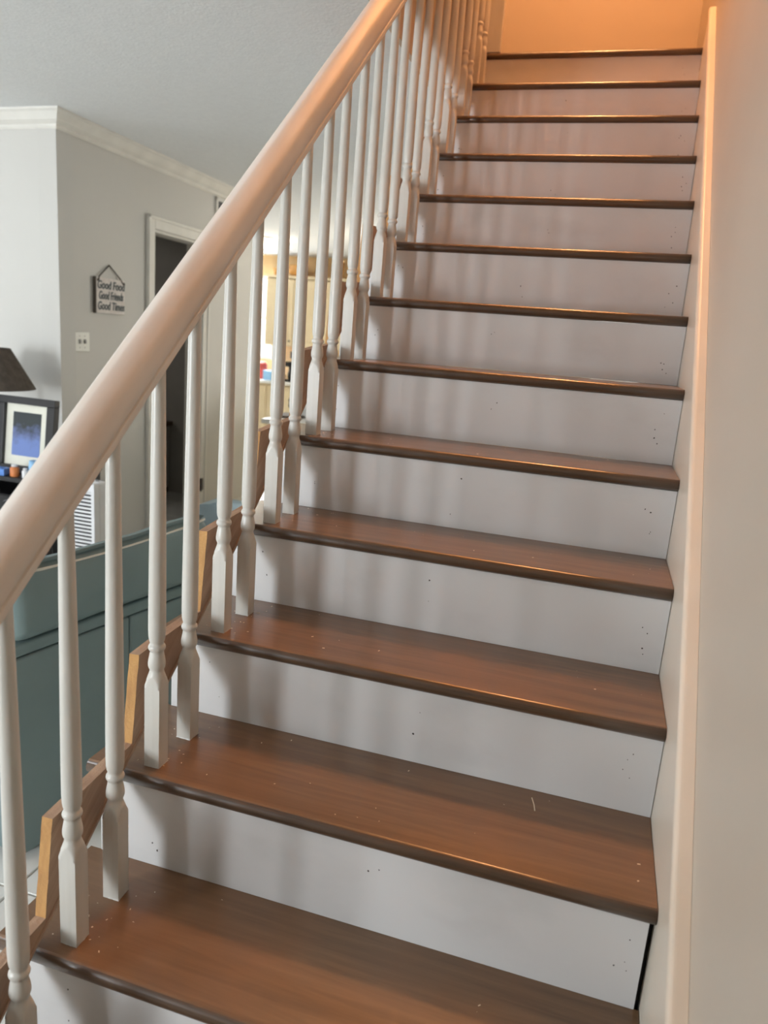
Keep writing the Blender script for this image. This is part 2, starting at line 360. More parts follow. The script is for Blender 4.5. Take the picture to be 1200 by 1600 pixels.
# door casing, jamb, hinge
door = struct(empty('door_1', onB((D0 + D1) / 2, FZ)))
def rel(o, parent):
    o.parent = parent; o.matrix_parent_inverse = Matrix.Translation(parent.location).inverted() if not parent.rotation_euler[2] else (Matrix.Translation(parent.location) @ Matrix.Rotation(parent.rotation_euler[2], 4, 'Z')).inverted()
    return o
cas = 0.088
def casing(lo, hi, name='casing'):
    bm = bmesh.new(); box(bm, lo, hi, 0.004, MB)
    return rel(obj(name, bm, 'trim'), door)
casing((D0 - cas, FZ, 0), (D0 - 0.006, DT + cas, 0.018)); casing((D1 + 0.006, FZ, 0), (D1 + cas, DT + cas, 0.018))
casing((D0 - 0.006, DT + 0.006, 0), (D1 + 0.006, DT + cas, 0.018))
casing((D0 - cas, FZ, 0.018), (D0 - cas + 0.022, DT + cas, 0.026), 'casing_band'); casing((D1 + cas - 0.022, FZ, 0.018), (D1 + cas, DT + cas, 0.026), 'casing_band')
casing((D0 - cas, DT + cas - 0.022, 0.018), (D1 + cas, DT + cas, 0.026), 'casing_band')
casing((D0 - 0.006, FZ, -0.125), (D0 + 0.012, DT, 0.002), 'jamb'); casing((D1 - 0.012, FZ, -0.125), (D1 + 0.006, DT, 0.002), 'jamb')
casing((D0, DT - 0.012, -0.125), (D1, DT + 0.006, 0.002), 'jamb')
bm = bmesh.new(); box(bm, (D1 + 0.004, -0.10, 0.0), (D1 + 0.050, -0.005, 0.022), 0.002, MB); cyl(bm, onB(D1 + 0.008, -0.105, 0.026), onB(D1 + 0.008, 0.0, 0.026), 0.008, n=10)
rel(obj('hinge', bm, 'hinge'), door)
# hallway vent grille
vent = struct(empty('trim_3', onB(2.0, 2.07)))
rel(obj('vent_back', bxm(MB, (1.79, 2.015, 0.001), (2.24, 2.125, 0.004)), 'dark'), vent)
for lo, hi in (((1.765, 1.992, 0), (1.795, 2.146, 0.014)), ((2.235, 1.992, 0), (2.265, 2.146, 0.014)), ((1.765, 2.118, 0), (2.265, 2.146, 0.014)), ((1.765, 1.992, 0), (2.265, 2.020, 0.014))):
    rel(obj('vent_frame', bxm(MB, lo, hi, 0.002), 'trim'), vent)
for k in range(7):
    z = 2.026 + k * 0.0135
    rel(obj('vent_slat', bxm(MB, (1.795, z, 0.003), (2.235, z + 0.006, 0.010)), MT['grey_metal']), vent)

# ------------------------------------------------------------------ staircase
stair = empty('staircase', (0.45, 0, FZ))
tag(stair, 'straight staircase with brown stained treads and white painted risers beside the right wall', 'staircase')
def st(o): return rel(o, stair)
random.seed(4)
def tread_bm(y0, y1, z, x0, x1):
    bm = bmesh.new(); r = TT * 0.5; pr = []
    # rounded nosing with a small flat, back edge under the next riser
    for k in range(9):
        a = -PI / 2 + PI * k / 8
        pr.append((y0 + r * 0.85 - r * 0.85 * math.cos(a), z - r + r * math.sin(a)))
    pr += [(y1, z), (y1, z - TT)]
    nx = 6
    xs = [x0 + (x1 - x0) * k / nx for k in range(nx + 1)]
    rows = [[bm.verts.new((x, a, b)) for a, b in pr] for x in xs]
    n = len(pr)
    for A, B in zip(rows, rows[1:]):
        for k in range(n):
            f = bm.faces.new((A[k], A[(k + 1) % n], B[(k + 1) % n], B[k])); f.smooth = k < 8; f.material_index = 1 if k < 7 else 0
    bm.faces.new(rows[0][::-1]); bm.faces.new(rows[-1])
    return bm
ALLY = [-0.2345 * 1] + Y; ALLH = [-0.19] + H
for i in range(len(ALLY)):
    y0, z = ALLY[i], ALLH[i]
    y1 = ALLY[i + 1] + 0.012 if i + 1 < len(ALLY) else 3.16
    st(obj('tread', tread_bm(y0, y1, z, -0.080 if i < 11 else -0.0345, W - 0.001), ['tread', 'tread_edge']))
    zb = ALLH[i - 1] if i else FZ
    x1 = W - (0.009 if i == 3 else 0.0012)
    rs = st(obj('riser', bx((-0.055 if i < 11 else -0.0345, y0 + 0.010, zb + 0.0006), (x1, y0 + 0.022, z - TT - 0.0004)), 'riser'))
    # nail holes near both ends and mid-board, joined: too small to pick apart
    bm = bmesh.new(); yy = y0 + 0.0098
    for xx in (0.055 + random.uniform(-.01, .01), 0.47 + random.uniform(-.05, .05), 0.905 + random.uniform(-.012, .012)):
        for q in range(2 if xx < 0.8 else 4):
            px_, pz_ = xx + random.uniform(-.014, .014), zb + (z - TT - zb) * (0.2 + 0.6 * random.random())
            rr = random.uniform(0.0008, 0.0019)
            vs = [bm.verts.new((px_ + rr * math.cos(a) * random.uniform(.6, 1.5), yy, pz_ + rr * math.sin(a) * random.uniform(.8, 1.6))) for a in [2 * PI * k / 6 for k in range(6)]]
            bm.faces.new(vs)
    nh = obj('nail_holes', bm, 'nail'); nh['kind'] = 'stuff'; nh.parent = rs
# carriage behind the risers, coloured near black for the shade in the skirt gap
bm = bmesh.new()
pl = [(ALLY[0] + 0.03, FZ + 0.002)]
for i in range(len(ALLY)):
    pl += [(ALLY[i] + 0.03, ALLH[i] - TT - 0.001), ((ALLY[i + 1] if i + 1 < len(ALLY) else 3.15) + 0.03, ALLH[i] - TT - 0.001)]
pl += [(3.18, FZ + 0.002)]
prism_x(bm, pl, 0.90, W - 0.0005); st(obj('carriage', bm, 'dark'))
bm = bmesh.new(); prism_x(bm, pl, -0.050, -0.030); struct(obj('wall_under_stairs', bm, 'wall'))
# sawn sawtooth board along the open side, standing on the nosings
random.seed(11)
def rake(y):
    for a in range(len(ALLY) - 1):
        if y <= ALLY[a + 1] or a == len(ALLY) - 2:
            t = (y - ALLY[a]) / (ALLY[a + 1] - ALLY[a]); return ALLH[a] + t * (ALLH[a + 1] - ALLH[a])
top = []; tags = []          # outline (y, z, kind of the edge that FOLLOWS)
for i in range(0, len(ALLY) - 1):
    y, z = ALLY[i], ALLH[i]
    b0 = (y + 0.030, z + 0.040); b1 = (y + 0.052, z + 0.212)
    for k in range(8):
        t = k / 8
        j = random.uniform(-.0011, .0011) if 0 < k else 0
        top.append((b0[0] + (b1[0] - b0[0]) * t + j, b0[1] + (b1[1] - b0[1]) * t)); tags.append(1)
    e = (ALLY[i + 1] + 0.028, ALLH[i + 1] + 0.040) if i + 1 < len(ALLY) - 1 else (ALLY[i + 1] - 0.01, ALLH[i + 1] + 0.02)
    top.append(b1); tags.append(2)
    for k in range(1, 4):
        t = k / 4; top.append((b1[0] + (e[0] - b1[0]) * t, b1[1] + (e[1] - b1[1]) * t + random.uniform(-.001, .001))); tags.append(2)
top.append(e); tags.append(0)
bm = bmesh.new()
prev = None
for k, (y, z) in enumerate(top):
    zb = min(rake(y) + 0.0012, z - 0.004); jl = random.uniform(-.0012, .0012)
    cur = [bm.verts.new(c) for c in ((-0.0205, y + jl * 0.3, z + jl), (0.0, y, z), (0.0, y, zb), (-0.0205, y, zb))]
    if prev is None: bm.faces.new(cur).material_index = 1
    else:
        kind = tags[k - 1]
        for a in range(4):
            b = (a + 1) % 4
            f = bm.faces.new((prev[a], prev[b], cur[b], cur[a])); f.material_index = kind if a == 0 else 0
    prev = cur
bm.faces.new(prev[::-1])
so = obj('stringer', bm, ['string_side', 'string_cut', 'string_top']); st(so)
so['label'] = 'raw wooden board sawn into teeth along the open side of the stairs'
bm = bmesh.new()
for a in range(len(ALLY) - 2):
    y0, z0, y1, z1 = ALLY[a], ALLH[a], ALLY[a + 1], ALLH[a + 1]
    prism_x(bm, [(y0, z0 + 0.0015), (y1, z1 + 0.0015), (y1, z1 + 0.0085), (y0, z0 + 0.0085)], 0.0, 0.0035)
st(obj('stringer_bead', bm, 'string_side'))
# skirt board along the right wall with a rounded cap
sk = 0.168
pl = [(-0.45, FZ), (-0.45, -0.365 + sk + 0.02), (2.96, 2.40 + sk), (2.99, 2.405 + sk), (3.02, 2.39 + sk), (3.06, 2.476), (3.06, FZ)]
def nose(y): return H[0] + (y - Y[0]) * SL
pl = [(-0.45, FZ), (-0.45, nose(-0.45) + sk), (2.965, nose(2.965) + sk), (2.99, nose(2.99) + sk - 0.006), (3.02, nose(3.0) + sk - 0.03), (3.06, 2.50), (3.06, FZ)]
bm = bmesh.new(); prism_x(bm, pl, W, XW - 0.0005); st(obj('skirt_board', bm, 'skirt'))
d = Vector((0, 1, SL)).normalized(); nn = Vector((0, -d.z, d.y))
cp = [(0, -0.018), (0.0, 0.0)] + [(0.010 - 0.010 * math.cos(a) - 0.003, 0.012 * math.sin(a)) for a in [PI / 2 * k / 5 for k in range(6)]] + [(0.0255, 0.012), (0.0255, -0.018)]
cp = [(-0.003, -0.016), (-0.005, -0.008), (-0.005, 0.002)] + [(0.005 - 0.010 * math.cos(a), 0.002 + 0.010 * math.sin(a)) for a in [PI / 2 * k / 5 for k in range(1, 6)]] + [(0.0215, 0.0125), (0.0215, -0.016)]
bm = bmesh.new(); p0 = Vector((W, -0.44, nose(-0.44) + sk)); p1 = Vector((W, 2.985, nose(2.985) + sk)); sweep(bm, cp, p0, p1, (1, 0, 0), nn)
st(obj('skirt_cap', bm, 'skirt'))

# ------------------------------------------------------------------ railing: handrail, balusters, newel
XB = 0.0412; SQ = 0.0310
RZ0, RS, RW, RH = 0.711, 0.845, 0.063, 0.070
rail = empty('stair_railing', (XB, 0.0, 0.0))
tag(rail, 'off-white wooden stair railing with turned balusters and a thick rounded handrail', 'railing')
def prof_radius(th, cone):
    h = SQ / 2
    return min(h / max(abs(math.cos(th)), abs(math.sin(th))), cone)
def baluster_bm(L):
    """lathe-turned baluster with a square foot; L = height up to the rail"""
    bm = bmesh.new(); n = 32
    R = [(0.0, 9), (0.002, 9), (0.160, 9), (0.1640, 0.0225), (0.1665, 0.0216), (0.169, 0.0207), (0.1715, 0.0198), (0.174, 0.0189), (0.1765, 0.0180), (0.179, 0.0171), (0.1815, 0.0162), (0.184, 0.0153), (0.1875, 0.0141), (0.190, 0.0134), (0.193, 0.0129),
         (0.1955, 0.0130), (0.199, 0.0148), (0.203, 0.0157), (0.208, 0.0158), (0.214, 0.0151), (0.221, 0.0138), (0.228, 0.0126), (0.232, 0.0122), (0.2335, 0.0140), (0.2355, 0.0152),
         (0.2385, 0.0158), (0.2415, 0.0152), (0.2435, 0.0139), (0.2450, 0.0124), (0.2480, 0.0124), (0.253, 0.0140), (0.260, 0.0151), (0.275, 0.0157), (0.33, 0.0156)]
    zt = L + 0.03
    for k in range(1, 7):
        t = k / 6; R.append((0.33 + (zt - 0.33) * t, 0.0158 - 0.0052 * t))
    ths = [2 * PI * (k + 0.5) / n - PI / 4 * 0 for k in range(n)]
    # put vertices exactly on the square's corners
    ths = []
    for q in range(4):
        c0 = PI / 4 + q * PI / 2
        ths += [c0 + PI / 2 * k / 8 for k in range(8)]
    rings = [[bm.verts.new((prof_radius(t, r) * math.cos(t), prof_radius(t, r) * math.sin(t), z)) for t in ths] for z, r in R]
    for a, (A, B) in enumerate(zip(rings, rings[1:])):
        for k in range(n):
            f = bm.faces.new((A[k], A[(k + 1) % n], B[(k + 1) % n], B[k])); f.smooth = a >= 2
    for v in rings[0]: q = 1.0 + random.uniform(0.0, 0.07); v.co.x *= q; v.co.y *= q
    bm.faces.new(rings[0][::-1]); bm.faces.new(rings[-1])
    for e in bm.edges:
        if max(v.co.z for v in e.verts) < 0.1935 and len(e.link_faces) == 2 and e.calc_face_angle() > 0.27: e.smooth = False
    return bm
random.seed(5)
for i in range(0, 13):
    for dy in (0.0475, 0.1585):
        y = Y[i] + dy
        if y > 2.99: continue
        L = RZ0 + RS * y - H[i]
        o = obj('baluster', baluster_bm(L), 'baluster', rail)
        o.location = (random.uniform(-.001, .001), y, H[i] + 0.0003); o.rotation_euler = (0, 0, random.uniform(-.03, .03))
# handrail: moulded section swept up the rake
w2, h2 = RW / 2, RH
half = [(0.40 * RW, 0.0), (0.455 * RW, 0.03 * h2), (0.475 * RW, 0.10 * h2), (0.47 * RW, 0.20 * h2), (0.415 * RW, 0.225 * h2), (0.415 * RW, 0.275 * h2), (0.475 * RW, 0.305 * h2), (0.505 * RW, 0.38 * h2),
        (0.51 * RW, 0.50 * h2), (0.51 * RW, 0.69 * h2), (0.495 * RW, 0.755 * h2), (0.455 * RW, 0.81 * h2), (0.38 * RW, 0.86 * h2), (0.29 * RW, 0.91 * h2), (0.19 * RW, 0.955 * h2), (0.10 * RW, 0.985 * h2), (0.02 * RW, 1.0 * h2)]
sec = half + [(-a, b) for a, b in half[::-1]]
rd = Vector((0, 1, RS)).normalized(); rn = Vector((0, -rd.z, rd.y))
bm = bmesh.new(); ya, yb = -0.30, 3.04
sweep(bm, sec, (0, ya, RZ0 + RS * ya), (0, yb, RZ0 + RS * yb), (1, 0, 0), rn)
for f in bm.faces: f.smooth = len(f.verts) == 4
ho = obj('handrail', bm, 'rail', rail)
ho['label'] = 'thick handrail with a pinkish worn white finish'
es = ho.modifiers.new('edges', 'EDGE_SPLIT'); es.split_angle = math.radians(27)
# newel / wall post at the top landing
newel = bmesh.new(); box(newel, (-0.0350, 3.052, 2.4765), (0.062, 3.085, 3.7), 0.003)
obj('newel_post', newel, 'baluster', rail)

# sawdust and chips on the treads
random.seed(21)
bm = bmesh.new()
def chip(x, y, z, s):
    a = random.uniform(0, PI); c, sn = math.cos(a), math.sin(a); l, w_ = s * random.uniform(.8, 2.2), s * random.uniform(.5, .9)
    vs = [bm.verts.new((x + c * u - sn * v, y + sn * u + c * v, z + 0.0004 + hh)) for u, v, hh in ((-l, -w_, 0), (l, -w_, 0), (l, w_, s * .5), (-l, w_, s * .3))]
    bm.faces.new(vs)
for i in range(1, 6):
    for k in range(34):
        if random.random() < 0.6: x = random.gauss(0.045, 0.035)
        else: x = random.uniform(0.0, 0.93)
        x = max(-0.0, min(0.93, abs(x))); y = random.uniform(Y[i] + 0.03, Y[i + 1] - 0.005)
        chip(x, y, H[i], random.choice((0.0006, 0.0008, 0.0011, 0.0014)))
tag(obj('sawdust', bm, 'chip'), 'pale sawdust and tiny wood chips scattered on the brown treads', 'debris', kind='stuff')
bm = bmesh.new(); tube(bm, [(0.735, 0.690, 0.3872), (0.741, 0.668, 0.3882), (0.744, 0.652, 0.3872)], 0.0010, 6)
tag(obj('wood_splinter', bm, 'chip'), 'thin pale wood splinter lying at the back of the second full tread', 'splinter')

# ------------------------------------------------------------------ teal armchair beside the stairs, seen from behind
ch = empty('armchair', (-0.69, 0.93, FZ), -math.atan(0.20))
tag(ch, 'teal leather armchair with cream piping on its back cushion, seen from behind beside the stairs', 'armchair')
CL = 0.78; z0 = 0.03; zt = 0.695
def cb(name, lo, hi, bev, mat='teal', seg=4):
    return rbox(name, lo, hi, bev, mat, ch, seg)
cb('back_panel', (-0.16, 0.004, z0), (0.0, 0.428, 0.652), 0.008); cb('back_panel', (-0.16, 0.431, z0), (0.0, CL - 0.004, 0.652), 0.008)
cb('back_rail', (-0.17, 0.0, 0.655), (0.001, CL, zt), 0.010)
cb('arm', (-0.86, -0.002, z0), (-0.165, 0.165, 0.58), 0.03); cb('arm', (-0.86, CL - 0.165, z0), (-0.165, CL + 0.002, 0.58), 0.03)
cb('seat_base', (-0.84, 0.168, z0), (-0.165, CL - 0.168, 0.26), 0.02); cb('seat_cushion', (-0.86, 0.170, 0.262), (-0.175, CL - 0.170, 0.42), 0.05)
for lx, ly in ((-0.80, 0.06), (-0.06, 0.06), (-0.80, CL - 0.06), (-0.06, CL - 0.06)):
    bm = bmesh.new(); cyl(bm, (lx, ly, 0.0005), (lx, ly, 0.034), 0.020, 0.024); obj('leg', bm, 'black', ch)
# slumped back cushion
bm = bmesh.new(); nx, ny, nz = 10, 22, 10
vs = box(bm, (-0.20, 0.004, 0.698), (0.020, CL - 0.004, 0.935), 0.042, seg=5)
bmesh.ops.subdivide_edges(bm, edges=[e for e in bm.edges if e.calc_length() > 0.2], cuts=14, use_grid_fill=True)
for v in bm.verts:
    t = (v.co.z - 0.698) / 0.25; u = v.co.y / CL
    v.co.x += 0.035 * math.sin(PI * min(max(t, 0), 1)) * (1 if v.co.x > -0.1 else -0.3) - 0.02 * t
    if v.co.x < -0.03: v.co.z -= 0.9 * (v.co.x + 0.03) ** 2 * 12 * t * 0.55; v.co.x += 0.05 * t
    v.co.z += (-0.012 + 0.030 * (u - 0.35) ** 2 * 2 + 0.006 * noise.noise(Vector((v.co.x * 9, v.co.y * 7, 1.3)))) * t
    if v.co.x > -0.02: v.co.x += 0.007 * noise.noise(Vector((v.co.y * 8, v.co.z * 14, 4.1)))
cu = obj('back_cushion', bm, 'teal', ch, True)
pts = []
for k in range(25):
    u = 0.02 + 0.96 * k / 24
    pts.append((0.0155 - 0.008 * (1 - min(1, min(u, 1 - u) * 12)), u * CL, 0.908 - 0.012 + 0.030 * (u - 0.35) ** 2 * 2))
bm = bmesh.new(); tube(bm, pts, 0.0045, 8); pi = obj('piping', bm, 'piping', cu); pi['label'] = 'cream piping along the cushion edge'

# second, blue-grey chair further back
c2 = empty('barrel_chair', (-1.08, 3.30, FZ))
tag(c2, 'pale blue-grey chair with a rounded back, standing beyond the teal armchair', 'armchair')
bm = bmesh.new(); n = 20
for k0 in (0,):
    A = []; B = []
    outl = [(-0.46, 0.10)] + [(-0.46 + 0.27 * (1 - math.cos(a)) , 0.36 + 0.24 * math.sin(a)) for a in [PI / 2 * k / 10 for k in range(11)]]
    outl = outl + [(-x, z) for x, z in outl[::-1]]
    A = [bm.verts.new((x, -0.25 + 0.10 * (x / 0.46) ** 2, z)) for x, z in outl]; B = [bm.verts.new((x, -0.08 + 0.16 * (x / 0.46) ** 2, z)) for x, z in outl]
    bm.faces.new(A); bm.faces.new(B[::-1])
    for k in range(len(outl)): bm.faces.new((A[k], B[k], B[(k + 1) % len(outl)], A[(k + 1) % len(outl)]))
bmesh.ops.bevel(bm, geom=bm.edges[:], offset=0.012, segments=2, affect='EDGES')
obj('back', bm, 'blue_chair', c2, True)
rbox('seat', (-0.42, -0.06, 0.12), (0.42, 0.52, 0.30), 0.05, 'blue_chair', c2)
for sx in (-1, 1):
    rbox('arm', (sx * 0.44 - 0.045, -0.04, 0.10), (sx * 0.44 + 0.045, 0.48, 0.40), 0.04, 'blue_chair', c2)
    for yy in (-0.15, 0.45):
        bm = bmesh.new(); cyl(bm, (sx * 0.36, yy, 0.0005), (sx * 0.36, yy, 0.13), 0.014, 0.02); obj('leg', bm, 'brown', c2)

# ------------------------------------------------------------------ greige wall: sign, switch plate
sg = empty('wall_sign', onB(0.4425, 1.32))
tag(sg, 'small weathered wooden sign with cursive grey words hanging from twine on the greige wall', 'sign')
rel(obj('board', bxm(MB, (0.300, 1.218, 0.003), (0.585, 1.424, 0.018), 0.002), 'sign'), sg)
rel(obj('edge', bxm(MB, (0.291, 1.216, 0.002), (0.300, 1.427, 0.020)), 'sign_edge'), sg)
bm = bmesh.new()
tube(bm, [onB(0.325, 1.415, 0.020), onB(0.335, 1.43, 0.014), onB(0.4425, 1.503, 0.008), onB(0.545, 1.432, 0.014), onB(0.558, 1.410, 0.020)], 0.0042, 6)
rel(obj('twine', bm, 'cord'), sg)
for s_, z_ in ((0.318, 1.410), (0.572, 1.405)):
    bm = bmesh.new(); cyl(bm, onB(s_, z_, 0.017), onB(s_, z_, 0.023), 0.008, n=10); rel(obj('peg', bm, 'sign_edge'), sg)
def text(name, body, size, M, loc, mat, parent, sx=1.0, shear=0.0):
    cu = bpy.data.curves.new(name, 'FONT'); cu.body = body; cu.size = size; cu.align_x = 'CENTER'; cu.align_y = 'CENTER'; cu.extrude = 0.0008
    cu.shear = shear; cu.offset = size * 0.022
    tmp = bpy.data.objects.new('tmp', cu); me = bpy.data.meshes.new_from_object(tmp); bpy.data.objects.remove(tmp)
    o = link(name, me, mat)
    o.matrix_world = M @ Matrix.Translation(loc) @ Matrix.Diagonal((sx, 1, 1, 1))
    return rel(o, parent)
for k, tx in enumerate(('Good Food', 'Good Friends', 'Good Times')):
    text('lettering', tx, 0.066, MB, (0.445, 1.382 - 0.061 * k, 0.0195), 'sign_text', sg, (0.88, 0.66, 0.80)[k], 0.18)
sw = empty('light_switch', onB(0.18, 1.045))
tag(sw, 'ivory double light switch plate on the greige wall below the sign', 'switch')
rel(obj('plate', bxm(MB, (0.112, 0.988, 0.001), (0.248, 1.101, 0.008), 0.003), 'switch'), sw)
for s_ in (0.157, 0.203):
    rel(obj('toggle', bxm(MB, (s_ - 0.007, 1.034, 0.006), (s_ + 0.007, 1.056, 0.017), 0.002), 'toggle'), sw)
    rel(obj('toggle_slot', bxm(MB, (s_ - 0.011, 1.052, 0.0075), (s_ + 0.011, 1.060, 0.009)), 'toggle'), sw)
    for dz in (-0.033, 0.033):
        bm = bmesh.new(); cyl(bm, onB(s_, 1.0445 + dz, 0.007), onB(s_, 1.0445 + dz, 0.009), 0.0035, n=8); rel(obj('screw', bm, 'toggle'), sw)

# ------------------------------------------------------------------ black media cabinet with its load
mc = empty('media_cabinet', (-2.30, 2.66, FZ))
tag(mc, 'black media cabinet standing against the bright left wall, partly behind the handrail', 'cabinet')
def mb(name, lo, hi, bev=0.003, mat='black_wood', p=mc): return rel(obj(name, bx(lo, hi, bev), mat), p)
mb('top', (-2.95, 2.40, 0.355), (-1.90, 2.93, 0.378)); mb('shelf', (-2.93, 2.44, 0.10), (-1.93, 2.92, 0.118)); mb('bottom', (-2.93, 2.44, -0.20), (-1.93, 2.92, -0.18))
mb('side_panel', (-2.95, 2.42, -0.33), (-2.93, 2.93, 0.355)); mb('side_panel', (-1.93, 2.42, -0.33), (-1.91, 2.93, 0.355)); mb('back_panel', (-2.93, 2.905, -0.20), (-1.93, 2.925, 0.355))
for sx in (-2.93, -1.93):
    for sy in (2.46, 2.88): mb('foot', (sx - 0.02, sy - 0.02, FZ + 0.0005), (sx + 0.02, sy + 0.02, -0.325))
bm = bmesh.new(); tube(bm, [(-1.835, 2.40, 0.20), (-1.832, 2.39, 0.12), (-1.815, 2.385, 0.05), (-1.80, 2.38, -0.03), (-1.80, 2.38, -0.10), (-1.80, 2.38, FZ + 0.023)], 0.022, 10)
tag(obj('flexible_hose', bm, 'black'), 'black bent hose standing beside the white slatted appliance', 'hose')
bm = bmesh.new(); tube(bm, [(-1.98, 2.36, 0.030), (-1.93, 2.36, 0.012), (-1.88, 2.36, -0.01), (-1.86, 2.345, -0.03), (-1.845, 2.34, -0.10)], 0.004, 6)
tag(obj('power_cable', bm, 'black'), 'thin black cable sagging below the media cabinet', 'cable')
rc = empty('stereo_receiver', (-2.2, 2.55, 0.1185))
tag(rc, 'black stereo receiver with two round knobs on the shelf of the media cabinet', 'stereo')
def rb(name, lo, hi, bev=0.003, mat='black'): return rel(obj(name, bx(lo, hi, bev), mat), rc)
rb('body', (-2.42, 2.46, 0.128), (-1.96, 2.86, 0.268)); rb('front_panel', (-2.42, 2.444, 0.130), (-1.96, 2.459, 0.266))
for kx, kz in ((-2.105, 0.222), (-2.02, 0.228), (-2.30, 0.222)):
    bm = bmesh.new(); cyl(bm, (kx, 2.4445, kz), (kx, 2.438, kz), 0.026, n=20); k1 = rel(obj('knob_ring', bm, 'grey_metal'), rc)
    bm = bmesh.new(); cyl(bm, (kx, 2.4385, kz), (kx, 2.420, kz), 0.020, 0.018, n=20); rel(obj('knob', bm, 'black'), rc)
for fx in (-2.38, -2.0): rb('foot', (fx - 0.015, 2.50, 0.1184), (fx + 0.015, 2.80, 0.129))
# framed picture leaning on the cabinet top: plain blue print in a cream mat
pf = empty('picture_frame', (-2.0, 2.5, 0.336))
tag(pf, 'black framed blue print with a cream mat leaning below the lampshade', 'picture')
ML = Matrix.Translation((-2.058, 2.515, 0.3805)) @ Matrix.Rotation(math.radians(-7), 4, 'X')
def fb_(name, lo, hi, mat, bev=0.0):
    bm = bmesh.new(); box(bm, lo, hi, bev, ML); return rel(obj(name, bm, mat), pf)
fw, fh, fr_ = 0.176, 0.390, 0.038
fb_('frame_rail', (-fw, -0.02, 0), (fw, 0.02, fr_), 'black_wood', .003); fb_('frame_rail', (-fw, -0.02, fh - fr_), (fw, 0.02, fh), 'black_wood', .003)
fb_('frame_rail', (-fw, -0.02, fr_), (-fw + fr_ + .008, 0.02, fh - fr_), 'black_wood', .003); fb_('frame_rail', (fw - fr_ - .008, -0.02, fr_), (fw, 0.02, fh - fr_), 'black_wood', .003)
fb_('mat_board', (-fw + 0.03, 0.000, 0.03), (fw - 0.03, 0.010, fh - 0.03), 'mat_board')
def print_mat():
    m, nt, b = base_mat('abstract_blue_print', (0.05, 0.07, 0.10), 0.25)
    tc = nd(nt, 'ShaderNodeTexCoord'); sp = nd(nt, 'ShaderNodeSeparateXYZ'); nt.links.new(tc.outputs['Generated'], sp.inputs[0])
    n = nd(nt, 'ShaderNodeTexNoise'); n.inputs['Scale'].default_value = 5; nt.links.new(tc.outputs['Generated'], n.inputs['Vector'])
    a = nd(nt, 'ShaderNodeMath', operation='MULTIPLY_ADD'); a.inputs[1].default_value = 0.55; nt.links.new(n.outputs['Fac'], a.inputs[0]); nt.links.new(sp.outputs['Z'], a.inputs[2])
    r = nd(nt, 'ShaderNodeValToRGB'); e = r.color_ramp.elements
    e[0].position = 0.52; e[0].color = (0.17, 0.25, 0.55, 1); e[1].position = 1.0; e[1].color = (0.035, 0.045, 0.05, 1)
    x = r.color_ramp.elements.new(0.76); x.color = (0.13, 0.17, 0.34, 1)
    nt.links.new(a.outputs[0], r.inputs[0]); nt.links.new(r.outputs[0], b.inputs['Base Color'])
    return m
fb_('print', (-0.086, -0.002, 0.088), (0.086, 0.0005, 0.312), print_mat())
# table lamp
tl = empty('table_lamp', (-2.407, 2.665, 0.3785))
tag(tl, 'table lamp with a wide dark taupe tapered shade on the black media cabinet', 'lamp')
bm = bmesh.new(); lathe(bm, [(0.085, 0.0005), (0.085, 0.014), (0.05, 0.024), (0.03, 0.05), (0.055, 0.11), (0.07, 0.17), (0.06, 0.24), (0.028, 0.30), (0.014, 0.34), (0.012, 0.38)], 24); obj('base', bm, 'brown', tl)
bm = bmesh.new(); n = 40
ro, zo = (0.232, 0.405), (0.112, 0.615)
rings = []
for r_, z_ in (ro, zo, (zo[0] - 0.004, zo[1]), (ro[0] - 0.004, ro[1])):
    rings.append([bm.verts.new((r_ * math.cos(2 * PI * k / n), r_ * math.sin(2 * PI * k / n), z_)) for k in range(n)])
for a in range(4):
    A, B = rings[a], rings[(a + 1) % 4]
    for k in range(n): bm.faces.new((A[k], A[(k + 1) % n], B[(k + 1) % n], B[k]))
obj('lamp_shade', bm, 'shade', tl, False)
bm = bmesh.new(); cyl(bm, (0, 0, 0.37), (0, 0, 0.43), 0.018); lathe(bm, [(0.014, 0.43), (0.03, 0.47), (0.032, 0.495), (0.02, 0.525), (0.004, 0.535)], 16); obj('bulb', bm, 'white_plastic', tl)
bm = bmesh.new(); tube(bm, [(-0.112, 0, 0.611), (0, 0, 0.56), (0.112, 0, 0.611)], 0.003, 6); tube(bm, [(0, 0, 0.38), (0, 0, 0.56)], 0.004, 6); obj('shade_spider', bm, 'grey_metal', tl)
# small clutter in front of the picture
def jar(name, x, y, r, h, mat, capmat, label, cat):
    e = empty(name, (x, y, 0.3785)); tag(e, label, cat, 'clutter in front of the framed print')
    bm = bmesh.new(); lathe(bm, [(r * .92, 0), (r, r * .1), (r, h * .72), (r * .6, h * .82)], 20); obj('body', bm, mat, e)
    bm = bmesh.new(); lathe(bm, [(r * .68, h * .822), (r * .68, h), (r * .5, h * 1.02)], 20); obj('cap', bm, capmat, e)
jar('pill_bottle', -2.045, 2.435, 0.022, 0.060, 'orange', 'white_plastic', 'small orange bottle with white cap on the black cabinet', 'bottle')
jar('lotion_bottle', -1.975, 2.43, 0.016, 0.050, 'white_plastic', 'white_plastic', 'small white bottle on the black cabinet right of the orange one', 'bottle')
tag(obj('blue_box', bx((-2.155, 2.405, 0.3785), (-2.085, 2.455, 0.415), 0.004), 'blue'), 'small blue box lying on the black cabinet left of the orange bottle', 'box', 'clutter in front of the framed print')
bm = bmesh.new(); lathe(bm, [(0.020, 0.0), (0.024, 0.06), (0.020, 0.09)], 16, (-1.945, 2.455, 0.3785)); tag(obj('cup', bm, 'sky_blue'), 'small pale blue cup at the right end of the cabinet clutter', 'cup', 'clutter in front of the framed print')
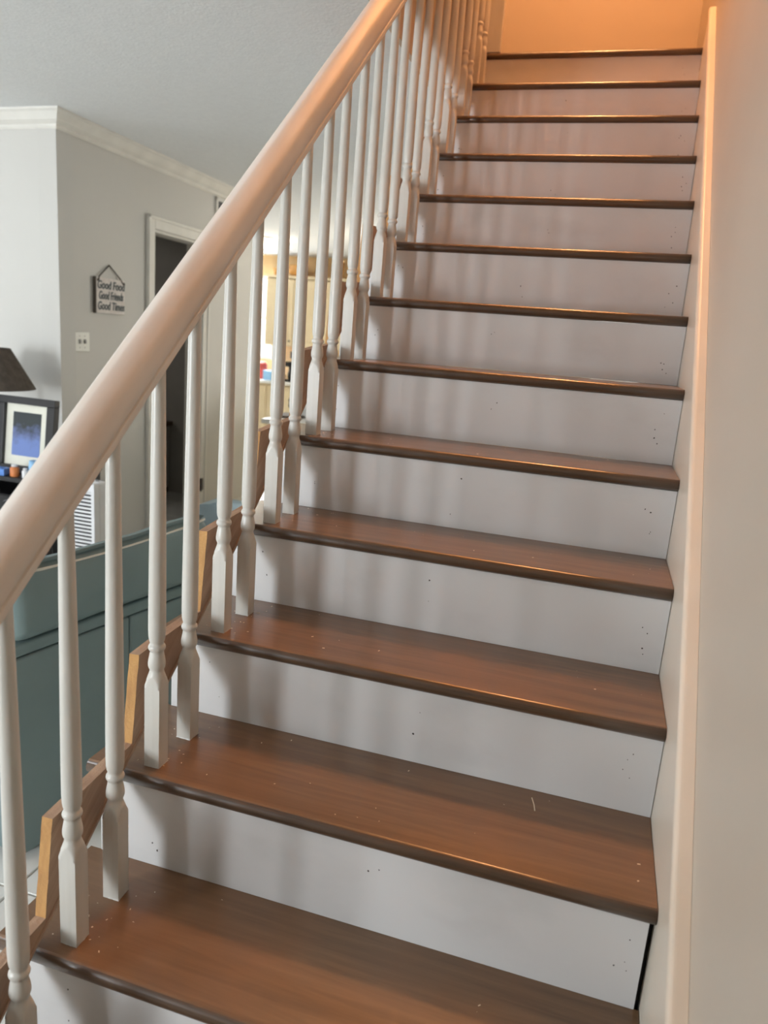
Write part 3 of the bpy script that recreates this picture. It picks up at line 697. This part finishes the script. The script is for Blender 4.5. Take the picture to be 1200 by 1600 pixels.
# white portable air conditioner
ac = empty('portable_air_conditioner', (-1.58, 2.38, FZ))
tag(ac, 'white portable air conditioner with dark horizontal vent slots beside the media cabinet', 'air conditioner')
def ab(name, lo, hi, mat, bev=0.004): return rel(obj(name, bx(lo, hi, bev), mat), ac)
ab('body', (-1.60, 2.285, FZ + 0.03), (-1.43, 2.345, 0.448), 'white_plastic', .01)
ab('rear_panel', (-1.598, 2.346, FZ + 0.03), (-1.432, 2.385, 0.440), 'black', .008)
ab('vent_recess', (-1.590, 2.262, FZ + 0.06), (-1.448, 2.284, 0.405), 'black', .001)
ab('side_rail', (-1.449, 2.250, FZ + 0.03), (-1.43, 2.2845, 0.446), 'white_plastic', .003); ab('side_rail', (-1.60, 2.250, FZ + 0.03), (-1.5915, 2.2845, 0.446), 'black', .002)
bm = bmesh.new(); prism_x(bm, [(2.25, 0.406), (2.2845, 0.406), (2.2845, 0.447), (2.262, 0.440)], -1.5905, -1.4495); rel(obj('top_panel', bm, 'white_plastic'), ac)
for k in range(40):
    z = FZ + 0.068 + k * 0.0182
    if z > 0.395: break
    ab('slat', (-1.5905, 2.2575, z), (-1.4495, 2.2615, z + 0.0092), 'white_plastic', 0)
for k in range(4): ab('button', (-1.47 - 0.032 * k, 2.310, 0.448), (-1.455 - 0.032 * k, 2.322, 0.451), 'grey_metal', .001)
for fx in (-1.57, -1.46):
    for fy in (2.31, 2.355):
        bm = bmesh.new(); cyl(bm, (fx, fy, FZ + 0.0005), (fx, fy, FZ + 0.031), 0.018); rel(obj('caster', bm, 'black'), ac)

# ------------------------------------------------------------------ dim bathroom seen through the doorway
va = empty('vanity_cabinet', onB(2.2, FZ, -1.2)); va.rotation_euler = (0, 0, 0)
tag(va, 'grey vanity cabinet with round knobs in the dark room behind the doorway', 'cabinet')
def vb_(name, lo, hi, mat, bev=.003): return rel(obj(name, bxm(MB, lo, hi, bev), mat), va)
vb_('carcass', (1.98, FZ + 0.06, -1.95), (2.50, 0.255, -0.80), 'vanity'); vb_('counter', (1.94, 0.257, -1.96), (2.51, 0.295, -0.78), 'brown'); vb_('plinth', (2.02, FZ + 0.0005, -1.95), (2.50, FZ + 0.059, -0.82), 'dark')
for k in range(3):
    t0 = -1.94 + k * 0.38
    vb_('drawer', (1.965, 0.065, t0), (1.979, 0.235, t0 + 0.365), 'vanity'); vb_('door', (1.965, FZ + 0.08, t0), (1.979, 0.050, t0 + 0.365), 'vanity')
    for zz in (0.15, -0.05):
        bm = bmesh.new(); cyl(bm, onB(1.966, zz, t0 + 0.18), onB(1.945, zz, t0 + 0.18), 0.014, n=12); rel(obj('knob', bm, 'hinge'), va)
bm = bmesh.new(); lathe(bm, [(0.035, 0.0), (0.10, 0.05), (0.125, 0.12), (0.10, 0.19), (0.03, 0.24)], 20, (0, 0, 0))
gl = obj('globe_light', bm, 'vanity'); gl.location = onB(2.20, 1.74, -1.10); tag(gl, 'unlit round globe light near the ceiling of the dark room', 'lamp')
bm = bmesh.new(); cyl(bm, onB(2.20, 1.975, -1.10), onB(2.20, CZ, -1.10), 0.012, n=10); cs = rel(obj('stem', bm, 'hinge'), gl)
bm = bmesh.new(); lathe(bm, [(0.04, 0), (0.05, 0.05), (0.03, 0.09)], 16, (0, 0, 0)); o = obj('soap_pump', bm, 'black'); o.location = onB(2.06, 0.2955, -0.95); tag(o, 'dark soap bottle on the vanity counter behind the doorway', 'bottle')

# ------------------------------------------------------------------ counters and kitchen beyond
sb = empty('sideboard', (-0.29, 2.7, FZ)); tag(sb, 'sideboard with a speckled beige granite top behind the stair railing', 'sideboard')
rel(obj('granite_top', bx((-0.475, 1.85, 0.505), (-0.13, 3.6, 0.530), .004), 'granite'), sb)
rel(obj('body', bx((-0.455, 1.87, FZ + 0.05), (-0.14, 3.58, 0.504), .004), 'cabinet'), sb); rel(obj('plinth', bx((-0.43, 1.90, FZ + 0.0005), (-0.15, 3.55, FZ + 0.049)), 'brown'), sb)
for k in range(3):
    rel(obj('door', bx((-0.470, 1.90 + k * 0.56, FZ + 0.09), (-0.456, 2.43 + k * 0.56, 0.48), .004), 'cabinet'), sb)
MT['newsprint'] = mottled('newsprint', (0.70, 0.70, 0.68), (0.42, 0.43, 0.45), (12, 60, 12), 0.8, 0.2, 0, 1, 3, .45, .6)
pp = empty('newspaper_stack', (-0.40, 2.35, 0.531)); tag(pp, 'stack of folded newspapers on the speckled granite top', 'newspaper')
for k in range(4): obj('newspaper', bx((-0.06 + .004 * k, -0.20, 0.0004 + k * .012), (0.14, 0.20 - .006 * k, 0.0112 + k * .012), .003), 'newsprint', pp)
isl = empty('kitchen_island', (-1.3, 5.4, FZ)); tag(isl, 'cream kitchen island with a white countertop seen between the balusters', 'counter')
def ib(name, lo, hi, mat, bev=.004, p=isl): return rel(obj(name, bx(lo, hi, bev), mat), p)
ib('countertop', (-1.74, 4.62, 0.495), (-0.85, 6.30, 0.530), 'counter_white'); ib('body', (-1.70, 4.68, FZ + 0.08), (-0.90, 6.26, 0.494), 'cabinet'); ib('plinth', (-1.64, 4.74, FZ + 0.0005), (-0.95, 6.20, FZ + 0.079), 'brown')
for k in range(2): ib('panel', (-1.66 + k * 0.39, 4.662, FZ + 0.14), (-1.30 + k * 0.39, 4.679, 0.45), 'cabinet')
kb = empty('kitchen_base_cabinet', (-3.1, 9.4, FZ)); tag(kb, 'cream base cabinets with a white countertop along the far kitchen wall', 'cabinet')
ib('carcass', (-5.2, 9.16, FZ + 0.08), (-1.6, 9.72, 0.444), 'cabinet', .004, kb); ib('countertop', (-5.22, 9.12, 0.446), (-1.58, 9.73, 0.484), 'counter_white', .004, kb); ib('plinth', (-5.2, 9.22, FZ + 0.0005), (-1.6, 9.72, FZ + 0.079), 'brown', .002, kb)
for k in range(8): ib('door', (-5.16 + k * 0.445, 9.142, FZ + 0.10), (-4.75 + k * 0.445, 9.159, 0.42), 'cabinet', .004, kb)
ku = empty('kitchen_wall_cabinet', (-3.1, 9.55, 0.975)); tag(ku, 'cream wall cabinets with panelled doors above the far kitchen counter', 'cabinet')
ib('carcass', (-4.03, 9.40, 0.975), (-1.90, 9.74, 1.900), 'cabinet', .004, ku); ib('cornice', (-4.05, 9.36, 1.902), (-1.88, 9.745, 1.940), 'cabinet', .006, ku)
for k in range(5):
    x0 = -4.02 + k * 0.425
    dr = ib('door', (x0, 9.381, 0.985), (x0 + 0.415, 9.399, 1.890), 'cabinet', .003, ku)
    for lo, hi in (((x0 + .07, 9.374, 1.06), (x0 + .345, 9.3805, 1.78)),):
        bm = bx(lo, hi, .005); pn = obj('raised_panel', bm, 'cabinet', dr)
    bm = bmesh.new(); cyl(bm, (x0 + 0.38, 9.3805, 1.05), (x0 + 0.38, 9.36, 1.05), 0.013, n=10); obj('knob', bm, 'hinge', dr)
for k, (x, wd, h, mt_, lb) in enumerate(((-3.93, .14, .10, 'orange_wood', 'low orange wooden basket at the left end above the wall cabinets'), (-3.62, .26, .15, 'orange_wood', 'wide orange wooden basket above the wall cabinets'), (-3.03, .17, .22, 'orange_wood', 'tall orange wooden basket right of the brown jug above the wall cabinets'))):
    bm = bmesh.new(); lathe(bm, [(wd * .38, 0), (wd * .5, h * .5), (wd * .52, h), (wd * .47, h), (wd * .44, h * .5), (wd * .30, h * .08)], 20); o = obj('basket', bm, mt_); o.location = (x, 9.54, 1.941)
    tag(o, lb, 'basket', 'baskets on top of the kitchen cabinets')
bm = bmesh.new(); lathe(bm, [(0.05, 0), (0.075, 0.06), (0.07, 0.12), (0.035, 0.16), (0.04, 0.19)], 18); o = obj('jug', bm, 'brown'); o.location = (-3.27, 9.52, 1.941); tag(o, 'brown jug between the orange baskets above the wall cabinets', 'jug')
# window of the kitchen
kw = struct(empty('window_1', (-4.55, 9.80, 1.35)))
for lo, hi in (((-5.05, 9.76, 0.75), (-5.00, 9.82, 1.95)), ((-4.10, 9.76, 0.75), (-4.05, 9.82, 1.95)), ((-5.0, 9.76, 0.75), (-4.10, 9.82, 0.80)), ((-5.0, 9.76, 1.90), (-4.10, 9.82, 1.95)), ((-5.0, 9.77, 1.33), (-4.10, 9.81, 1.37))):
    rel(obj('window_frame', bx(lo, hi, .004), 'trim'), kw)
rel(obj('pane', bx((-5.0, 9.788, 0.80), (-4.10, 9.792, 1.90)), glass()), kw)
struct(obj('sky', bx((-6.2, 10.6, -0.5), (-3.0, 10.62, 3.0)), 'window_sky'))
# ceiling lamp of the kitchen
kl = empty('kitchen_ceiling_lamp', (-3.30, 7.77, CZ)); tag(kl, 'glowing round glass ceiling lamp in the kitchen', 'lamp')
bm = bmesh.new(); cyl(bm, (0, 0, -0.025), (0, 0, -0.0005), 0.12, n=24); obj('base', bm, 'hinge', kl)
bm = bmesh.new(); lathe(bm, [(0.155, -0.026), (0.16, -0.045), (0.13, -0.085), (0.07, -0.110), (0.01, -0.118)], 24); obj('glass_bowl', bm, 'lamp_glow', kl)
# stair lamp above the top of the flight
sl = empty('stair_ceiling_lamp', (0.42, 2.75, TOPZ)); tag(sl, 'warm flush ceiling lamp above the top of the stairs', 'lamp')
bm = bmesh.new(); cyl(bm, (0, 0, -0.03), (0, 0, -0.0005), 0.13, n=24); obj('base', bm, 'hinge', sl)
bm = bmesh.new(); cyl(bm, (0, 0, -0.12), (0, 0, -0.03), 0.02, n=12); obj('stem', bm, 'hinge', sl)
# things on the counters
def itembox(name, lo, hi, mat, label, cat, g='things on the far kitchen counter'):
    return tag(obj(name, bx(lo, hi, .008), mat), label, cat, g)
def itempot(name, x, y, z, prof, mat, label, cat, g='things on the far kitchen counter'):
    bm = bmesh.new(); lathe(bm, prof, 20); o = obj(name, bm, mat); o.location = (x, y, z); return tag(o, label, cat, g)
itembox('storage_box', (-3.95, 9.22, 0.485), (-3.80, 9.40, 0.62), 'sky_blue', 'sky blue box on the far kitchen counter', 'box')
itembox('cereal_box', (-3.86, 9.42, 0.485), (-3.76, 9.52, 0.79), 'blue', 'upright dark blue box standing behind the sky blue box', 'box')
itembox('bread_box', (-3.79, 9.2, 0.485), (-3.66, 9.38, 0.58), 'tan', 'tan cardboard box right of the sky blue box on the counter', 'box')
itempot('canister', -4.06, 9.42, 0.485, [(.07, 0), (.075, .02), (.07, .20), (.05, .24)], 'red', 'tall red canister near the kitchen window', 'canister')
cm = empty('coffee_maker', (-3.56, 9.4, 0.485)); tag(cm, 'black coffee maker on the far kitchen counter', 'coffee maker', 'things on the far kitchen counter')
obj('base', bx((-.09, -.12, 0.0005), (.09, .12, .03), .006), 'black', cm); obj('tower', bx((-.09, .03, .031), (.09, .12, .28), .008), 'black', cm); obj('head', bx((-.09, -.12, .21), (.09, .029, .28), .008), 'black', cm)
bm = bmesh.new(); lathe(bm, [(.05, .031), (.065, .07), (.06, .13), (.04, .16)], 18, (0, -.045, 0)); obj('carafe', bm, 'dark', cm)
itembox('wall_rack', (-3.72, 9.62, 0.80), (-3.40, 9.748, 0.90), 'grey_metal', 'grey metal rack on the wall under the cabinets', 'rack')
itembox('tray', (-1.73, 4.80, 0.5305), (-1.52, 5.05, 0.548), 'brown', 'dark brown tray on the near end of the kitchen island', 'tray', 'things on the kitchen island')
bm = bmesh.new(); bmesh.ops.create_icosphere(bm, subdivisions=3, radius=0.11)
for v in bm.verts: v.co += v.co.normalized() * 0.035 * noise.noise(v.co * 16); v.co.z = max(v.co.z * 0.85, -0.075)
o = obj('hand_bag', bm, 'black', None, True); o.location = (-1.69, 5.30, 0.6065); tag(o, 'crumpled black bag on the kitchen island behind the brown tray', 'bag', 'things on the kitchen island')
itempot('mug', -1.63, 5.10, 0.5305, [(.032, 0), (.038, .01), (.040, .09), (.036, .09), (.034, .02), (.0, .015)], 'white_plastic', 'white mug beside the crumpled black bag on the island', 'mug', 'things on the kitchen island')
MT['paper'] = plain('white_paper', (0.78, 0.77, 0.74), 0.8)
o = itembox('paper_bag', (-1.56, 4.95, 0.5305), (-1.42, 5.10, 0.66), 'paper', 'white paper bag on the kitchen island right of the mug', 'bag', 'things on the kitchen island')
itempot('bowl', -1.22, 4.80, 0.5305, [(.05, 0), (.10, .04), (.13, .075), (.125, .075), (.09, .04), (.03, .01)], 'orange_wood', 'shallow brown bowl on the island seen right of a sawn board tooth', 'bowl', 'things on the kitchen island')
